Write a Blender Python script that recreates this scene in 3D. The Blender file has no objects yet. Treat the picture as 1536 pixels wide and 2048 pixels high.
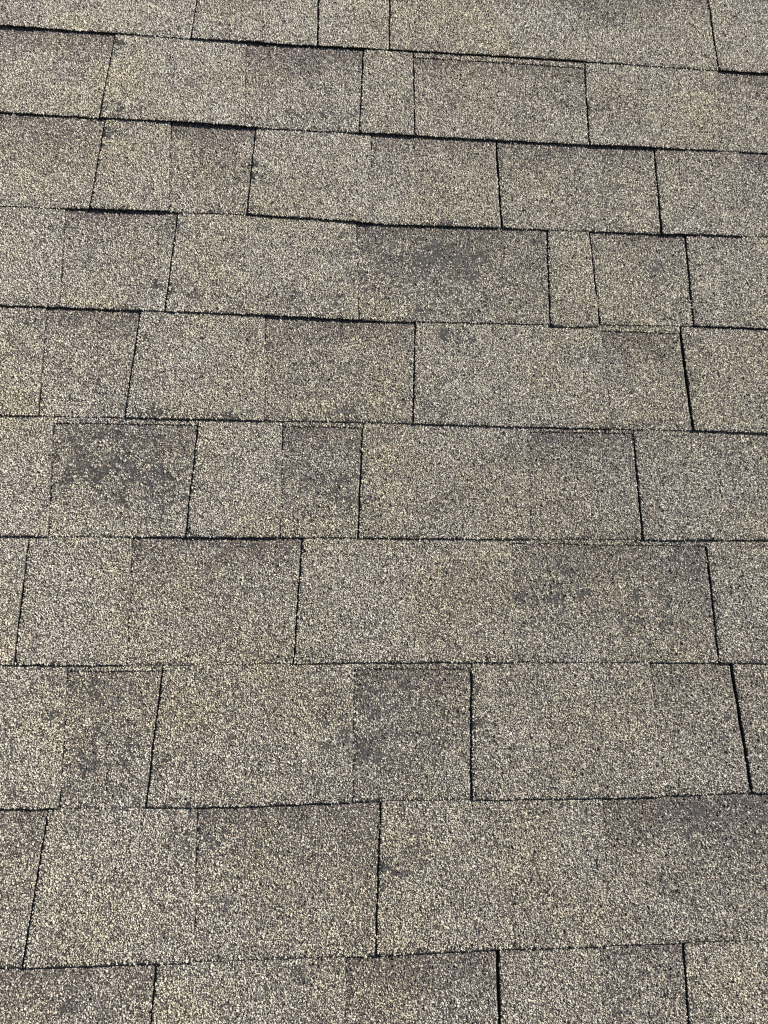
# Weathered laminated asphalt shingle roof, seen from just above the slope.
import bpy, math
import numpy as np
from mathutils import Matrix, Vector

scene = bpy.context.scene
PITCH = math.radians(22.6)                     # a 5-in-12 roof, +Y runs up the slope
ROOF = Matrix.Rotation(PITCH, 4, 'X')          # roof plane -> world

# ---------------------------------------------------------------- camera
cam_data = bpy.data.cameras.new('camera')
cam_data.sensor_fit = 'HORIZONTAL'
cam_data.sensor_width = 36.0
cam_data.lens = 36.0 * 1540.0 / 1536.0
cam_data.clip_start = 0.01
cam_data.clip_end = 500.0
camera = bpy.data.objects.new('camera', cam_data)
scene.collection.objects.link(camera)
C_ROT = Matrix(((0.9965231648, -0.0111939989, -0.0825607439, 0),
                (-0.0125174735, 0.9595700397, -0.2811914860, 0),
                (0.0823704735, 0.2812472814, 0.9560936522, 0),
                (0, 0, 0, 1)))
camera.matrix_world = ROOF @ Matrix.Translation((0, -0.93598, 0.86120)) @ C_ROT
scene.camera = camera

# ---------------------------------------------------------------- sky, sun, exposure
SUN_AZ, SUN_EL = math.radians(27), math.radians(40)     # measured in the roof plane: from the right, a little up-slope
d = Vector((math.cos(SUN_EL) * math.cos(SUN_AZ), math.cos(SUN_EL) * math.sin(SUN_AZ), math.sin(SUN_EL)))
to_sun = (ROOF.to_3x3() @ d).normalized()
world = bpy.data.worlds.new('World')
scene.world = world
world.use_nodes = True
wn = world.node_tree.nodes
sky = wn.new('ShaderNodeTexSky')
sky.sky_type = 'NISHITA'
sky.sun_disc = False
sky.sun_elevation = math.asin(to_sun.z)
sky.sun_rotation = math.atan2(to_sun.x, to_sun.y)
wn['Background'].inputs['Strength'].default_value = 0.055
world.node_tree.links.new(sky.outputs['Color'], wn['Background'].inputs['Color'])
sun_data = bpy.data.lights.new('sun', 'SUN')
sun_data.energy = 5.0
sun_data.angle = math.radians(0.53)
sun_data.color = (1.0, 0.96, 0.90)
sun = bpy.data.objects.new('sun', sun_data)
scene.collection.objects.link(sun)
sun.rotation_euler = to_sun.to_track_quat('Z', 'Y').to_euler()
sun.location = to_sun * 5
scene.view_settings.view_transform = 'Standard'
scene.view_settings.look = 'None'
scene.view_settings.exposure = 0.34
scene.view_settings.gamma = 1.0
scene.view_settings.use_curve_mapping = False
scene.cycles.use_denoising = False
scene.cycles.filter_width = 1.1
scene.cycles.max_bounces = 5

# ---------------------------------------------------------------- materials
def new_mat(name, rough=0.85, spec=0.2):
    m = bpy.data.materials.new(name)
    m.use_nodes = True
    b = m.node_tree.nodes['Principled BSDF']
    b.inputs['Roughness'].default_value = rough
    b.inputs['Specular IOR Level'].default_value = spec
    return m, m.node_tree.nodes, m.node_tree.links, b

def ramp(nodes, stops):
    r = nodes.new('ShaderNodeValToRGB')
    while len(r.color_ramp.elements) < len(stops):
        r.color_ramp.elements.new(0.5)
    for e, (p, c) in zip(r.color_ramp.elements, stops):
        e.position = p
        e.color = (*c, 1)
    return r

# weathered bare asphalt: the mat under the granules and the sun-side cut edges
ASPHALT, n, l, b = new_mat('bare_asphalt', 0.75, 0.3)
tc = n.new('ShaderNodeTexCoord')
nz = n.new('ShaderNodeTexNoise'); nz.inputs['Scale'].default_value = 60; nz.inputs['Detail'].default_value = 6
nf = n.new('ShaderNodeTexNoise'); nf.inputs['Scale'].default_value = 900; nf.inputs['Detail'].default_value = 4
l.new(tc.outputs['Object'], nz.inputs['Vector']); l.new(tc.outputs['Object'], nf.inputs['Vector'])
r = ramp(n, [(0.3, (0.040, 0.037, 0.032)), (0.55, (0.062, 0.059, 0.056)), (0.75, (0.085, 0.083, 0.083))])
l.new(nz.outputs['Fac'], r.inputs['Fac']); l.new(r.outputs['Color'], b.inputs['Base Color'])
# crumbs of grit still stuck in the asphalt
vg = n.new('ShaderNodeTexVoronoi'); vg.inputs['Scale'].default_value = 650
l.new(tc.outputs['Object'], vg.inputs['Vector'])
gs = n.new('ShaderNodeSeparateColor'); l.new(vg.outputs['Color'], gs.inputs['Color'])
gr_ = ramp(n, [(0.80, (0, 0, 0)), (0.92, (1, 1, 1))]); l.new(gs.outputs['Green'], gr_.inputs['Fac'])
mx = n.new('ShaderNodeMix'); mx.data_type = 'RGBA'; mx.inputs['B'].default_value = (0.19, 0.175, 0.15, 1)
l.new(gr_.outputs['Color'], mx.inputs['Factor']); l.new(r.outputs['Color'], mx.inputs['A'])
l.new(mx.outputs['Result'], b.inputs['Base Color'])
bp = n.new('ShaderNodeBump'); bp.inputs['Strength'].default_value = 1.0; bp.inputs['Distance'].default_value = 0.0012
l.new(nf.outputs['Fac'], bp.inputs['Height']); l.new(bp.outputs['Normal'], b.inputs['Normal'])

# cut edges: fresh black asphalt core
CUT_EDGE, n, l, b = new_mat('asphalt_cut_edge', 0.8, 0.15)
tc = n.new('ShaderNodeTexCoord'); nz = n.new('ShaderNodeTexNoise'); nz.inputs['Scale'].default_value = 500
l.new(tc.outputs['Object'], nz.inputs['Vector'])
r = ramp(n, [(0.35, (0.014, 0.011, 0.008)), (0.7, (0.035, 0.029, 0.022))])
l.new(nz.outputs['Fac'], r.inputs['Fac']); l.new(r.outputs['Color'], b.inputs['Base Color'])

# mineral granules, coloured one by one
GRANULE, n, l, b = new_mat('mineral_granules', 0.7, 0.25)
at = n.new('ShaderNodeAttribute'); at.attribute_name = 'granule_colour'
l.new(at.outputs['Color'], b.inputs['Base Color'])

# granule coat far from the view, where single granules are no longer built
COAT, n, l, b = new_mat('granule_coat', 0.85, 0.15)
tc = n.new('ShaderNodeTexCoord')
vo = n.new('ShaderNodeTexVoronoi'); vo.inputs['Scale'].default_value = 520
l.new(tc.outputs['Object'], vo.inputs['Vector'])
r = ramp(n, [(0.0, (0.07, 0.06, 0.05)), (0.3, (0.17, 0.14, 0.11)), (0.5, (0.28, 0.25, 0.20)), (1.0, (0.46, 0.42, 0.335))])
sp = n.new('ShaderNodeSeparateColor'); l.new(vo.outputs['Color'], sp.inputs['Color'])
l.new(sp.outputs['Red'], r.inputs['Fac']); l.new(r.outputs['Color'], b.inputs['Base Color'])
bp = n.new('ShaderNodeBump'); bp.invert = True; bp.inputs['Strength'].default_value = 1.0; bp.inputs['Distance'].default_value = 0.002
l.new(vo.outputs['Distance'], bp.inputs['Height']); l.new(bp.outputs['Normal'], b.inputs['Normal'])

# plywood deck
PLY, n, l, b = new_mat('plywood', 0.8)
tc = n.new('ShaderNodeTexCoord'); mp = n.new('ShaderNodeMapping'); mp.inputs['Scale'].default_value = (3, 60, 60)
nz = n.new('ShaderNodeTexNoise'); nz.inputs['Scale'].default_value = 4
l.new(tc.outputs['Object'], mp.inputs['Vector']); l.new(mp.outputs['Vector'], nz.inputs['Vector'])
r = ramp(n, [(0.3, (0.25, 0.17, 0.09)), (0.7, (0.42, 0.31, 0.18))])
l.new(nz.outputs['Fac'], r.inputs['Fac']); l.new(r.outputs['Color'], b.inputs['Base Color'])

LINES = {
    0: [ (-443, 1.5), (-290, 0.7), (-112, -1.3), (83, 1.3), (374, 1.7), (578, 0.2), (654, 0.2) ],
    1: [ (-425, 0.7), (-291, 0.6), (-93, -3.0), (81, -2.7), (369, -3.3), (631, -0.3) ],
    2: [ (-407, -0.2), (-297, 0.2), (-98, 2.8), (79, -3.7), (236, -1.4), (490, -0.2), (608, 2.2) ],
    3: [ (-390, 1.3), (-224, 0.6), (-71, -0.8), (78, -3.9), (290, -0.7), (484, 3.9), (586, 3.7) ],
    4: [ (-372, 1.0), (-146, 0.5), (50, 1.1), (252, -0.4), (460, -0.6), (562, -2.5) ],
    5: [ (-354, -1.1), (-208, -0.9), (-20, 0.1), (257, 0.1), (540, 1.8) ],
    6: [ (-337, 1.2), (-168, -0.2), (-28, 0.7), (72, 1.8), (458, -0.7), (516, -1.5) ],
    7: [ (-315, 0.5), (-125, -1.7), (70, 1.0), (164, 0.2), (314, -0.5), (475, 1.2) ],
    8: [ (-302, 0.2), (-156, -0.8), (-117, -0.8), (62, -1.3), (145, 0.9), (300, 0.1), (471, 0.3) ],
}
COURSES = {
    0: [ (1, 0.35, 0.0, 0), (-400.6, -391.5, 0.0), (0, 0.10, 0.0, 0), (-176.7, -186.1, 0.5), (1, 0.30, 0.0, 0), (-92.5, -88.0, 0.0), (0, 0.15, 0.0, 0), (-11.6, -11.1, 1.6), (0, 0.10, 0.0, 0), (94.0, 90.8, 0.0), (1, 0.25, 0.3, 0), (383.3, 377.5, 0.0), (0, 0.35, 0.6, 0), (581.6, 577.0, 0.0), (1, 0.30, 0.0, 0) ],
    1: [ (0, 0.20, 0.6, 0), (-289.7, -297.7, 0.0), (1, 0.15, 0.0, 0), (-110.8, -106.8, 0.0), (0, 0.35, 0.7, 0), (53.9, 47.5, 0.0), (1, 0.30, 0.0, 0), (124.4, 123.1, 0.9), (0, 0.30, 0.5, 1), (375.5, 368.8, 0.0), (1, 0.30, 0.0, 0), (576.7, 555.1, 0.0), (0, 0.45, 0.6, 0) ],
    2: [ (0, 0.35, 0.5, 0), (-290.4, -296.5, 0.0), (1, 0.20, 0.0, 0), (-204.6, -198.1, 0.0), (0, 0.35, 0.6, 0), (-91.8, -98.6, 0.0), (1, 0.10, 0.0, 0), (63.3, 64.2, 0.0), (0, 0.15, 0.5, 0), (237.0, 236.4, 2.2), (0, 0.30, 0.5, 0), (464.0, 456.4, 0.0), (1, 0.20, 0.2, 0), (589.1, 575.1, 0.0), (0, 0.40, 0.7, 0) ],
    3: [ (1, 0.15, 0.0, 0), (-327.6, -319.4, 0.0), (0, 0.20, 0.5, 0), (-186.9, -193.5, 0.0), (1, 0.15, 0.0, 0), (43.0, 45.9, 0.0), (0, 0.36, 0.6, 0), (298.9, 291.7, 0.0), (1, 0.10, 0.0, 0), (356.9, 357.1, 1.5), (0, 0.15, 0.4, 0), (491.2, 483.6, 0.0), (1, 0.35, 0.1, 0) ],
    4: [ (1, 0.35, 0.2, 0), (-335.6, -328.4, 0.0), (0, 0.30, 0.4, 0), (-223.6, -229.9, 0.0), (1, 0.20, 0.0, 0), (-71.3, -67.0, 0.0), (0, 0.30, 0.4, 0), (117.7, 111.1, 0.0), (1, 0.15, 0.0, 0), (359.3, 358.9, 0.0), (0, 0.15, 0.7, 1), (466.1, 463.1, 1.6), (1, 0.25, 0.0, 0) ],
    5: [ (1, 0.10, 0.0, 0), (-311.7, -301.7, 0.0), (0, 0.38, 0.4, 1), (-145.2, -151.3, 0.0), (1, 0.10, 0.0, 0), (-46.1, -45.6, 0.0), (0, 0.24, 0.6, 1), (50.5, 43.8, 0.0), (1, 0.15, 0.0, 0), (251.4, 247.6, 0.0), (0, 0.35, 0.5, 1), (387.6, 383.3, 0.0), (1, 0.35, 0.1, 0) ],
    6: [ (1, 0.15, 0.0, 0), (-323.5, -322.0, 1.3), (1, 0.15, 0.0, 0), (-211.0, -205.4, 0.0), (0, 0.25, 0.5, 0), (-19.8, -26.9, 0.0), (1, 0.15, 0.0, 0), (225.4, 219.6, 0.0), (0, 0.35, 0.5, 1), (462.2, 457.1, 0.0), (1, 0.20, 0.0, 0) ],
    7: [ (1, 0.15, 0.0, 0), (-267.4, -260.6, 0.0), (0, 0.38, 0.3, 1), (-167.2, -174.5, 0.0), (1, 0.30, 0.0, 0), (39.0, 37.2, 0.0), (0, 0.36, 0.6, 1), (170.2, 163.7, 0.0), (1, 0.25, 0.0, 0), (375.8, 376.8, 0.0), (0, 0.30, 0.4, 0), (472.4, 474.9, 1.3), (1, 0.45, 0.0, 0) ],
    8: [ (0, 0.40, 0.4, 0), (-271.8, -280.1, 0.0), (1, 0.20, 0.0, 0), (-123.3, -117.9, 0.0), (0, 0.30, 0.5, 0), (67.2, 60.6, 0.0), (1, 0.20, 0.0, 0), (306.8, 302.2, 0.0), (0, 0.40, 0.7, 0) ],
    9: [ (0, 0.35, 0.6, 0), (-154.8, -156.7, 0.0), (1, 0.25, 0.0, 0), (30.6, 28.4, 0.0), (0, 0.40, 0.5, 0), (184.5, 179.9, 2.0), (1, 0.30, 0.0, 0), (290.6, 282.5, 0.0), (0, 0.35, 0.4, 0), (379.9, 372.1, 0.0), (1, 0.15, 0.0, 0) ],
}
BALD = [ (-226, -626, 54, 27, 1.00), (-193, -650, 28, 22, 0.70), (-283, -615, 25, 18, 0.80), (-234, -663, 34, 18, 0.70), (155, -339, 63, 28, 1.05), (93, -342, 26, 22, 0.60), (184, -368, 40, 26, 0.50), (137, -392, 39, 18, 0.50), (-232, -899, 23, 18, 0.80), (-247, -934, 20, 20, 0.70), (-198, -940, 21, 22, 0.60), (-216, -967, 30, 15, 0.40), (67, -918, 38, 31, 0.60), (51, -948, 21, 20, 0.70), (127, -923, 33, 16, 0.50), (283, -780, 33, 23, 0.60), (390, -789, 42, 18, 0.70), (442, -756, 18, 36, 0.35), (441, -1024, 51, 20, 0.55), (460, -1052, 28, 20, 0.50), (-129, -1019, 13, 19, 0.80), (73, -1066, 6, 5, 1.40), (4, -1061, 10, 4, 0.50), (164, -450, 22, 8, 0.60), (121, -539, 5, 9, 0.60), (-202, -568, 26, 6, 0.90), (-126, -566, 29, 4, 0.60), (-24, -642, 13, 25, 0.40), (14, -660, 21, 21, 0.70), (29, -669, 15, 15, 0.70), (-165, -397, 31, 10, 0.45), (-78, -400, 44, 10, 0.45), (-22, -405, 38, 9, 0.40), (-273, -115, 29, 11, 0.60), (-15, -1157, 8, 3, 0.60), (400, 106, 39, 19, 0.50), (421, -107, 22, 10, 0.30), (384, -76, 37, 11, 0.50), (-130, -211, 39, 11, 0.50), (-6, -114, 41, 12, 0.40), (-287, -891, 15, 10, 0.50), (453, -334, 14, 8, 0.70), (-51, -490, 37, 9, 0.30), (-351, -459, 23, 13, 0.30), (-289, -10, 9, 10, 0.50), (-276, -164, 10, 16, 0.60), (-202, -159, 8, 6, 0.60), (-47, -1054, 30, 9, 0.50), (-78, -1040, 10, 6, 0.50), (-257, -1172, 28, 10, 0.50), (654, 132, 32, 20, 0.20), (235, -602, 25, 13, 0.30), (331, -584, 32, 11, 0.40), (498, -584, 26, 13, 0.30), (-57, -723, 34, 8, 0.30), (-174, -721, 33, 8, 0.30), (409, -1013, 34, 5, 0.25), (29, -561, 18, 5, 0.40) ]

# pieces that look unlike their neighbours: (course, index in the course) -> label
PART_LABELS = {
    (5, 1): 'recessed panel with a large bald grey patch where granules have worn off',
    (3, 3): 'recessed panel with a bluish grey worn patch near its top edge',
    (7, 1): 'narrow dark recessed panel with scattered bare spots',
    (7, 3): 'dark recessed panel with a greenish grey worn middle',
    (8, 4): 'recessed panel darkest in its upper right corner',
    (2, 3): 'pale cream raised tab with even granules',
}

rng = np.random.default_rng(11)
E = 0.143            # course exposure
T = 0.0036           # full thickness of a shingle at its butt edge
PLY_T = 0.0016       # a raised tab stands this far above the recessed panels
STEP = 0.0028         # each course lies this much above the one below it
BACK = 0.0007        # backing strip
UNDER = 0.036        # how far a piece runs on under the course above
PITCH_IN, PITCH_OUT = 0.00150, 0.00205    # spacing of the granules in view / around the view
U0, U1 = -0.90, 1.10
ROWS = range(-3, 13)

# stretches where the butt edge of a course has lifted: course, centre u, half width, height
LIFTS = [(0, -0.03, 0.11, 0.00147), (0, -0.36, 0.13, 0.00078), (0, 0.24, 0.14, 0.00029), (1, -0.15, 0.09, 0.00167), (1, 0.26, 0.24, 0.00108), (1, -0.42, 0.10, 0.00059),
         (2, 0.14, 0.13, 0.00088), (2, -0.26, 0.09, 0.00059), (2, 0.42, 0.09, 0.00059), (3, -0.02, 0.09, 0.00088), (3, -0.30, 0.12, 0.00039), (4, 0.53, 0.09, 0.00088),
         (5, -0.14, 0.10, 0.00039)]

# ---------------------------------------------------------------- noise
def value_noise(x, y, seed):
    """smooth 2-D value noise in 0..1"""
    def h(i, j):
        k = (i.astype(np.int64) * 374761393 + j.astype(np.int64) * 668265263 + seed * 2147483647) & 0xffffffff
        k = ((k ^ (k >> 13)) * 1274126177) & 0xffffffff
        k = ((k ^ (k >> 16)) * 2246822519) & 0xffffffff
        return ((k ^ (k >> 15)) & 0xffff) / 65535.0
    i, j = np.floor(x), np.floor(y)
    fx, fy = x - i, y - j
    fx, fy = fx * fx * (3 - 2 * fx), fy * fy * (3 - 2 * fy)
    return ((h(i, j) * (1 - fx) + h(i + 1, j) * fx) * (1 - fy) + (h(i, j + 1) * (1 - fx) + h(i + 1, j + 1) * fx) * fy)

def fbm(x, y, size, seed, octaves=3):
    v, a, t = 0, 1.0, 0
    for o in range(octaves):
        v = v + a * value_noise(x / size + 31.7 * o, y / size - 17.3 * o, seed + o)
        t += a; a *= 0.55; size *= 0.47
    return v / t

# ---------------------------------------------------------------- roof surface
def line_v(k, u):
    """butt edge of course k: v as a function of u"""
    base = -k * E
    if k in LINES:
        p = np.array(LINES[k]) / 1000.0
        dev = np.interp(u, p[:, 0], p[:, 1])
    else:
        dev = 0.0015 * np.sin(3.1 * u + k)
    return base + dev + 0.0009 * (value_noise(u / 0.011, u * 0 + k * 7.3, 5) - 0.5) + 0.0008 * (value_noise(u / 0.004, u * 0 + k * 3.1, 6) - 0.5)

def surface(k, u, s, piece):
    """height of the piece's top face at distance s up-slope of its butt edge"""
    n_ = T * 0.5 - (STEP / E) * s
    if not piece['level']:
        n_ = n_ - PLY_T
    v = -k * E + s
    n_ = n_ + 0.0007 * (fbm(u, v, 0.09, 40, 2) - 0.5)
    rise = piece['lift'] + sum(h * np.clip((w_ - np.abs(u - c)) / 0.03, 0, 1) for kk, c, w_, h in LIFTS if kk == k)
    lift = rise * np.exp(-np.clip(s, 0, None) / 0.028)
    curl = piece['curl'] * np.exp(-np.abs(u - piece['ur']) / 0.03) * np.exp(-np.clip(s, 0, None) / 0.04)
    return n_ + lift + curl

def edge_u(piece, side, s):
    top, bot = piece[side]
    w = (s / E)
    e = bot + (top - bot) * w
    sd = piece['seed'] + (0 if side == 'left' else 500)
    if side in piece.get('bridge', ()):                     # a stretch where the joint is closed by stray granules
        e = e + piece['bridge'][side] * np.exp(-((s - 0.036) / 0.010) ** 4)
    return e + 0.0010 * (value_noise(s / 0.016, s * 0 + sd, 8) - 0.5) + 0.0008 * (value_noise(s / 0.005, s * 0 + sd, 9) - 0.5)

# view trapezoid on the roof: how far a point lies outside of it (metres, <0 inside)
def outside(u, v):
    lu = np.interp(v, [-1.191, 0.048], [-0.296, -0.4485])
    ru = np.interp(v, [-1.22, 0.144], [0.459, 0.677])
    return np.maximum.reduce([lu - u, u - ru, v - 0.145, -1.222 - v])

def bald_amount(u, v):
    out = np.zeros_like(u)
    wu = u + 0.05 * (fbm(u, v, 0.03, 200, 2) - 0.5)      # ragged outlines
    wv = v + 0.03 * (fbm(u, v, 0.03, 210, 2) - 0.5)
    for bu, bv, ru, rv, w in BALD:
        q = ((wu - bu / 1000) / (ru / 1000)) ** 2 + ((wv - bv / 1000) / (rv / 1000)) ** 2
        out = np.maximum(out, w * np.exp(-q * 0.5))
    return out

# ---------------------------------------------------------------- granules
PALETTE = np.array([(0.68, 0.63, 0.507), (0.57, 0.522, 0.42), (0.43, 0.388, 0.315), (0.295, 0.261, 0.217),
                    (0.165, 0.142, 0.120), (0.195, 0.138, 0.110), (0.088, 0.083, 0.077)])
P_LIGHT = np.array([0.22, 0.28, 0.24, 0.14, 0.06, 0.015, 0.065])
P_DARK = np.array([0.04, 0.09, 0.16, 0.24, 0.23, 0.05, 0.19])

def granule_cloud(k, piece, s_lo, s_hi, pitch, keep):
    ul = min(piece['left']) - 0.002; ur = max(piece['right']) + 0.002
    nu, ns = int((ur - ul) / pitch) + 2, int((s_hi - s_lo) / (pitch * 0.866)) + 2
    I, J = np.meshgrid(np.arange(nu), np.arange(ns))
    u = (ul + (I + 0.5 * (J % 2)) * pitch).ravel()
    s = (s_lo + J * pitch * 0.866).ravel()
    u = u + rng.uniform(-0.42, 0.42, u.size) * pitch
    s = s + rng.uniform(-0.42, 0.42, u.size) * pitch
    v = line_v(k, u) + s
    ov = 0.0007
    m = (u > edge_u(piece, 'left', s) + ov) & (u < edge_u(piece, 'right', s) - ov) & (s > s_lo + 0.0002) & (s < s_hi)
    m &= keep(outside(u, v) + 0.035 * (value_noise(u / 0.0013, v / 0.0013, 333) - 0.35))      # no hard border between fine and coarse
    u, s, v = u[m], s[m], v[m]
    # granules lost to weather: in worn patches, and here and there along the butt edges
    clump = 0.5 * fbm(u, v, 0.016, 60) + 0.5 * fbm(u, v, 0.005, 70, 2)
    loss = bald_amount(u, v)
    edge_wear = 0.9 * np.exp(-s / 0.0022) * np.clip(fbm(u, v, 0.03, 90, 2) * 4 - 1.8, 0, 1)
    worn = np.clip((clump - 0.5) * 4.6 + loss * 1.25 - 0.50, 0, 0.90)
    lost = rng.uniform(size=u.size) < 1 - (1 - worn * (loss > 0.08)) * (1 - edge_wear) * 0.955
    return u[~lost], s[~lost], v[~lost]

def granule_mesh(k, piece, u, s, v, pitch, detail):
    """irregular chips: a flat-topped frustum in view, a small pyramid around it"""
    N = u.size
    rad = pitch * (0.66 if detail else 0.80) * np.exp(rng.normal(0, 0.24, N)).clip(0.5, 1.6)
    z0 = surface(k, u, s, piece)
    a0 = rng.uniform(0, 2 * np.pi, N)
    el = rng.uniform(0.62, 1.0, N); ea = rng.uniform(0, np.pi, N)
    tiltx, tilty = rng.normal(0, 0.33, N), rng.normal(0, 0.33, N)
    hgt = rad * rng.uniform(0.6, 1.25, N)
    rows_ = []
    def ring(rr, zz):
        a = a0[:, None] + np.arange(3) * 2 * np.pi / 3 + rng.uniform(-0.5, 0.5, (N, 3))
        q = rad[:, None] * rr * rng.uniform(0.8, 1.25, (N, 3))
        x, y = q * np.cos(a), q * np.sin(a)
        c, sn = np.cos(ea)[:, None], np.sin(ea)[:, None]          # squash along one direction
        xl, yl = (x * c + y * sn), (-x * sn + y * c) * el[:, None]
        x, y = xl * c - yl * sn, xl * sn + yl * c
        z = zz + (x * tiltx[:, None] + y * tilty[:, None]) * (zz > 0).astype(float)
        return np.stack([u[:, None] + x, v[:, None] + y, z0[:, None] + z], -1)
    base = ring(1.0, np.full((N, 1), -0.0002))
    if detail:
        top = ring(rng.uniform(0.55, 0.8, (N, 1)), hgt[:, None])
        P = np.concatenate([base, top], 1)
        quads = np.array([(i, (i + 1) % 3, 3 + (i + 1) % 3, 3 + i) for i in range(3)]).ravel()
        loops = np.concatenate([quads, [3, 4, 5]])
        nv = 6
        sizes = np.tile([4, 4, 4, 3], N)
    else:
        off = rng.normal(0, 0.25, (N, 2)) * rad[:, None]
        apex = np.stack([u + off[:, 0], v + off[:, 1], z0 + hgt], -1)[:, None, :]
        P = np.concatenate([base, apex], 1)
        loops = np.array([(i, (i + 1) % 3, 3) for i in range(3)]).ravel()
        nv = 4
        sizes = np.full(N * 3, 3)
    L_ = (np.arange(N)[:, None] * nv + loops[None]).reshape(-1)
    # colour of each chip
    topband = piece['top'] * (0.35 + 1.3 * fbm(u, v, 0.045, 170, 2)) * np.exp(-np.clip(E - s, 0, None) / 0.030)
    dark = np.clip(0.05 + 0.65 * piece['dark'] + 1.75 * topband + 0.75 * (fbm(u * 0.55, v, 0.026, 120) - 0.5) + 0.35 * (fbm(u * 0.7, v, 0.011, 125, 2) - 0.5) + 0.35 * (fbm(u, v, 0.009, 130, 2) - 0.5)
                   + 0.35 * bald_amount(u, v), 0, 1)
    cdf = np.cumsum(P_LIGHT[None] * (1 - dark[:, None]) + P_DARK[None] * dark[:, None], 1)
    cls = (rng.uniform(size=N)[:, None] * cdf[:, -1:] > cdf).sum(1).clip(0, 6)
    col = PALETTE[cls] * np.exp(rng.normal(0, 0.10, N))[:, None]
    warm = (fbm(u, v, 0.07, 150, 2) - 0.5) * 0.16
    col = col * np.stack([1 + 0.2 * warm + 0 * u, 1 + 0 * u, 1 - 1.1 * warm], -1)
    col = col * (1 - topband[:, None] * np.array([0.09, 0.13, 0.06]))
    return P.reshape(-1, 3), L_, sizes, np.repeat(np.clip(col, 0.01, 0.8), nv, 0)

# ---------------------------------------------------------------- meshes
def build_mesh(name, chunks):
    """chunks: (points, loop vertex indices, face sizes, material index per face, colours or None)"""
    P, L_, S, M_, C_ = [], [], [], [], []
    off = 0
    for pts, lo, sz, mi, col in chunks:
        P.append(pts); L_.append(np.asarray(lo) + off); S.append(sz); M_.append(mi)
        C_.append(np.full((len(pts), 3), 0.08) if col is None else col)
        off += len(pts)
    P, L_, S, M_, C_ = map(np.concatenate, (P, L_, S, M_, C_))
    me = bpy.data.meshes.new(name)
    me.vertices.add(len(P)); me.loops.add(len(L_)); me.polygons.add(len(S))
    me.vertices.foreach_set('co', P.astype(np.float32).ravel())
    me.loops.foreach_set('vertex_index', L_.astype(np.int32))
    st = np.zeros(len(S), np.int32); st[1:] = np.cumsum(S)[:-1]
    me.polygons.foreach_set('loop_start', st)
    for m in (ASPHALT, GRANULE, COAT, CUT_EDGE):
        me.materials.append(m)
    me.polygons.foreach_set('material_index', M_.astype(np.int32))
    ca = me.attributes.new('granule_colour', 'FLOAT_COLOR', 'POINT')
    ca.data.foreach_set('color', np.concatenate([C_, np.ones((len(C_), 1))], 1).astype(np.float32).ravel())
    me.update(calc_edges=True)
    return me

def slab(k, piece, s_lo, s_hi, thick, bare_top):
    """a sheet with wavering edges: top grid, skirt and underside"""
    wid = max(piece['right']) - min(piece['left'])
    nu = max(6, min(60, int(wid / 0.008))); ns = max(3, int((s_hi - s_lo) / 0.011))
    ss = np.linspace(s_lo, s_hi, ns + 1)
    lu, ru = edge_u(piece, 'left', ss), edge_u(piece, 'right', ss)
    W = np.linspace(0, 1, nu + 1)
    u = lu[:, None] * (1 - W) + ru[:, None] * W
    s = np.repeat(ss[:, None], nu + 1, 1)
    v = line_v(k, u.ravel()).reshape(u.shape) + s
    z = surface(k, u, s, piece)
    top = np.stack([u, v, z], -1).reshape(-1, 3)
    bot = np.stack([u, v, z - thick], -1).reshape(-1, 3)
    w = nu + 1
    idx = np.arange((ns + 1) * w).reshape(ns + 1, w)
    a, b_, c, d_ = idx[:-1, :-1].ravel(), idx[:-1, 1:].ravel(), idx[1:, 1:].ravel(), idx[1:, :-1].ravel()
    tf = np.stack([a, b_, c, d_], 1)
    n0 = len(top)
    rim = np.concatenate([idx[0, :-1], idx[:-1, -1], idx[-1, :0:-1], idx[:0:-1, 0]])
    nxt = np.roll(rim, -1)
    sf = np.stack([rim + n0, nxt + n0, nxt, rim], 1)
    cen = top[tf].mean(1)
    mi = np.where((outside(cen[:, 0], cen[:, 1]) < 0.145) | bare_top, 0, 2)
    side = np.full(len(sf), 3)
    side[nu:nu + ns] = 0                    # sun-facing edges painted lighter grey to look lit, the rest stay black
    faces = np.concatenate([tf, sf])
    return np.concatenate([top, bot]), faces.ravel(), np.full(len(faces), 4), np.concatenate([mi, side]), None

def link(name, me, parent):
    o = bpy.data.objects.new(name, me)
    scene.collection.objects.link(o)
    o.parent = parent
    return o

def coated(name, k, piece, s_lo, s_hi, thick, parent):
    chunks = [slab(k, piece, s_lo, s_hi, thick, False)]
    top = min(s_hi, E + 0.004)
    for pitch, detail, keep in ((PITCH_IN, True, lambda d_: d_ < 0.024), (PITCH_OUT, False, lambda d_: (d_ >= 0.024) & (d_ < 0.15))):
        u, s, v = granule_cloud(k, piece, s_lo, top, pitch, keep)
        big = rng.uniform(size=u.size) < (0.09 if detail else 0.0)
        for pick, dt, grow in ((big, True, 1.28), (~big, False, 1.0)):
            if pick.any():
                p, lo, sz, col = granule_mesh(k, piece, u[pick], s[pick], v[pick], pitch * grow, dt)
                chunks.append((p, lo, sz, np.ones(len(sz), int), col))
    return link(name, build_mesh(name, chunks), parent)

# ---------------------------------------------------------------- the roof
roof = bpy.data.objects.new('roof_slope', None)
scene.collection.objects.link(roof)
roof.matrix_world = ROOF
roof['label'] = 'weathered grey-brown laminated asphalt shingle roof slope filling the whole picture'
roof['category'] = 'roof'

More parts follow.
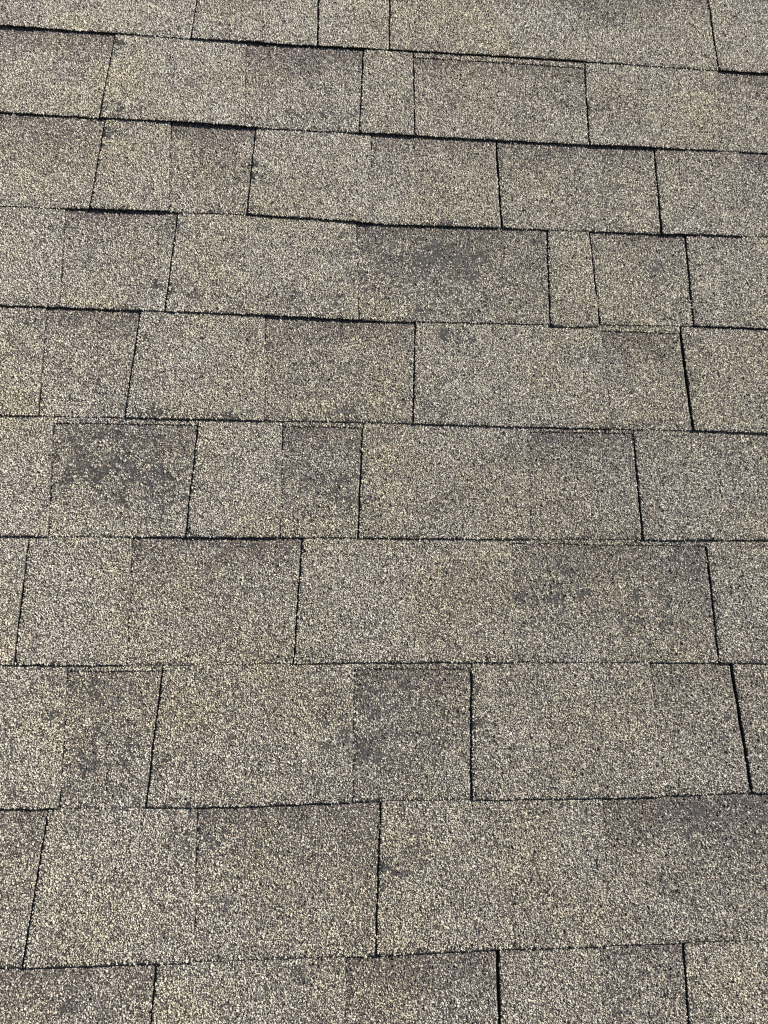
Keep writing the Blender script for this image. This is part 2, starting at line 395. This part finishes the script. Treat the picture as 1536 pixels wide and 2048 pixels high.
def box(x0, x1, y0, y1, z0, z1):
    p = np.array([(x, y, z) for z in (z0, z1) for y in (y0, y1) for x in (x0, x1)], float)
    f = np.array([(0, 2, 3, 1), (4, 5, 7, 6), (0, 1, 5, 4), (2, 6, 7, 3), (0, 4, 6, 2), (1, 3, 7, 5)])
    return p, f
p, f = box(U0 - 0.02, U1 + 0.02, -ROWS[-1] * E - 0.01, -(ROWS[0] - 1) * E + 0.04, -0.030, -0.0135)
me = bpy.data.meshes.new('deck'); me.from_pydata(p.tolist(), [], f.tolist()); me.materials.append(PLY)
link('deck', me, roof)

def make_course(k):
    data = list(COURSES.get(k, []))
    r2 = np.random.default_rng(900 + k)
    if not data:
        start = r2.uniform(-0.5, -0.3) * 1000
        data = [(1, 0.2, 0, 0), (start, start, 0.0), (0, 0.3, 0.5, 0)]
    # carry the pattern on beyond the frame on both sides
    def spec(level):
        return (level, r2.uniform(0.1, 0.4), 0.5 * (1 - level), 0)
    while data[-2][1] < U1 * 1000 - 160:
        x = data[-2][1] + r2.uniform(110, 250)
        x = max(x, 730) if k in COURSES else x          # the courses in view keep their own joints
        if x > U1 * 1000 - 60: break
        dv = 5 if data[-1][0] else -5
        data += [(x - dv * 0.5, x + dv * 0.5, 0.0), spec(1 - data[-1][0])]
    while data[1][1] > U0 * 1000 + 160:
        x = data[1][1] - r2.uniform(110, 250)
        x = min(x, -500) if k in COURSES else x
        if x < U0 * 1000 + 60: break
        lev = 1 - data[0][0]
        dv = 5 if lev else -5
        data = [spec(lev), (x - dv * 0.5, x + dv * 0.5, 0.0)] + data
    return data

def build_course(k):
    first = COURSES[k][0] if k in COURSES else None
    data = make_course(k)
    pieces = data[0::2]; bounds = data[1::2]
    bounds = [(U0 * 1000,) * 2 + (0.0,)] + bounds + [(U1 * 1000,) * 2 + (0.0,)]
    first_i = next((i for i, q in enumerate(pieces) if q is first), 0)
    butts = [i for i in range(1, len(bounds) - 1) if bounds[i][2] >= 1.3] 
    # a strip is about a metre long: add hidden-length joints off frame
    ends = [0] + butts + [len(bounds) - 1]
    for a, b_ in zip(ends[:-1], ends[1:]):
        lo, hi = bounds[a], bounds[b_]
        ga, gb = lo[2] / 2000, hi[2] / 2000
        strip = dict(level=0, left=(lo[0] / 1000 + ga + .0005, lo[1] / 1000 + ga + .0005), right=(hi[0] / 1000 - gb - .0005, hi[1] / 1000 - gb - .0005),
                     lift=0, curl=0, ur=0, seed=k * 31 + a, dark=0, top=0)
        low = dict(strip)
        sl = slab(k, low, 0.0012, E + UNDER, BACK, True)
        sl[0][:, 2] -= 0.0010
        shingle = link('shingle', build_mesh('shingle', [sl]), roof)
        for i in range(a, b_):
            lev, dark, top, lip = pieces[i]
            L0, R0 = bounds[i], bounds[i + 1]
            gl, gr = L0[2] / 2000 + 0.0001, R0[2] / 2000 + 0.0001
            if not lev and i + 1 < len(pieces) and pieces[i + 1][0]:
                gr += 0.0006                                # gap added beside the next tab to widen its shadow line
            if not lev and i > 0 and pieces[i - 1][0] and L0[2] == 0:
                gl = -0.0004                                # tucked under the tab beside it
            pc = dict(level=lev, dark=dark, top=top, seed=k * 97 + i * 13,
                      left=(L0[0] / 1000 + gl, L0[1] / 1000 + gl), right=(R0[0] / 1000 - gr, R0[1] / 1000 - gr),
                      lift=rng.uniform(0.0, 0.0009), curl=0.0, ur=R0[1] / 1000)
            if k == 3 and abs(L0[1] - 357.1) < 1: pc['bridge'] = {'left': -0.0012}
            if k == 3 and abs(R0[1] - 357.1) < 1: pc.update(bridge={'right': 0.0010}, drop=-0.0030)   # this tab hangs a little lower than its neighbour
            thick = (PLY_T - 0.0001) if lev else 0.0009
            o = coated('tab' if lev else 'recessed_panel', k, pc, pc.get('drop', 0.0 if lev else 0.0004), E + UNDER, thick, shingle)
            lab = PART_LABELS.get((k, i - first_i))
            if lab and first is not None:
                o['label'] = lab
            if lip:
                hp = dict(pc, level=1, lift=0.0, dark=0.25, top=0.1, seed=pc['seed'] + 3)
                coated('headlap', k, hp, E - rng.uniform(0.0045, 0.006), E + UNDER, PLY_T - 0.0002, shingle)

for k in ROWS:
    build_course(k)
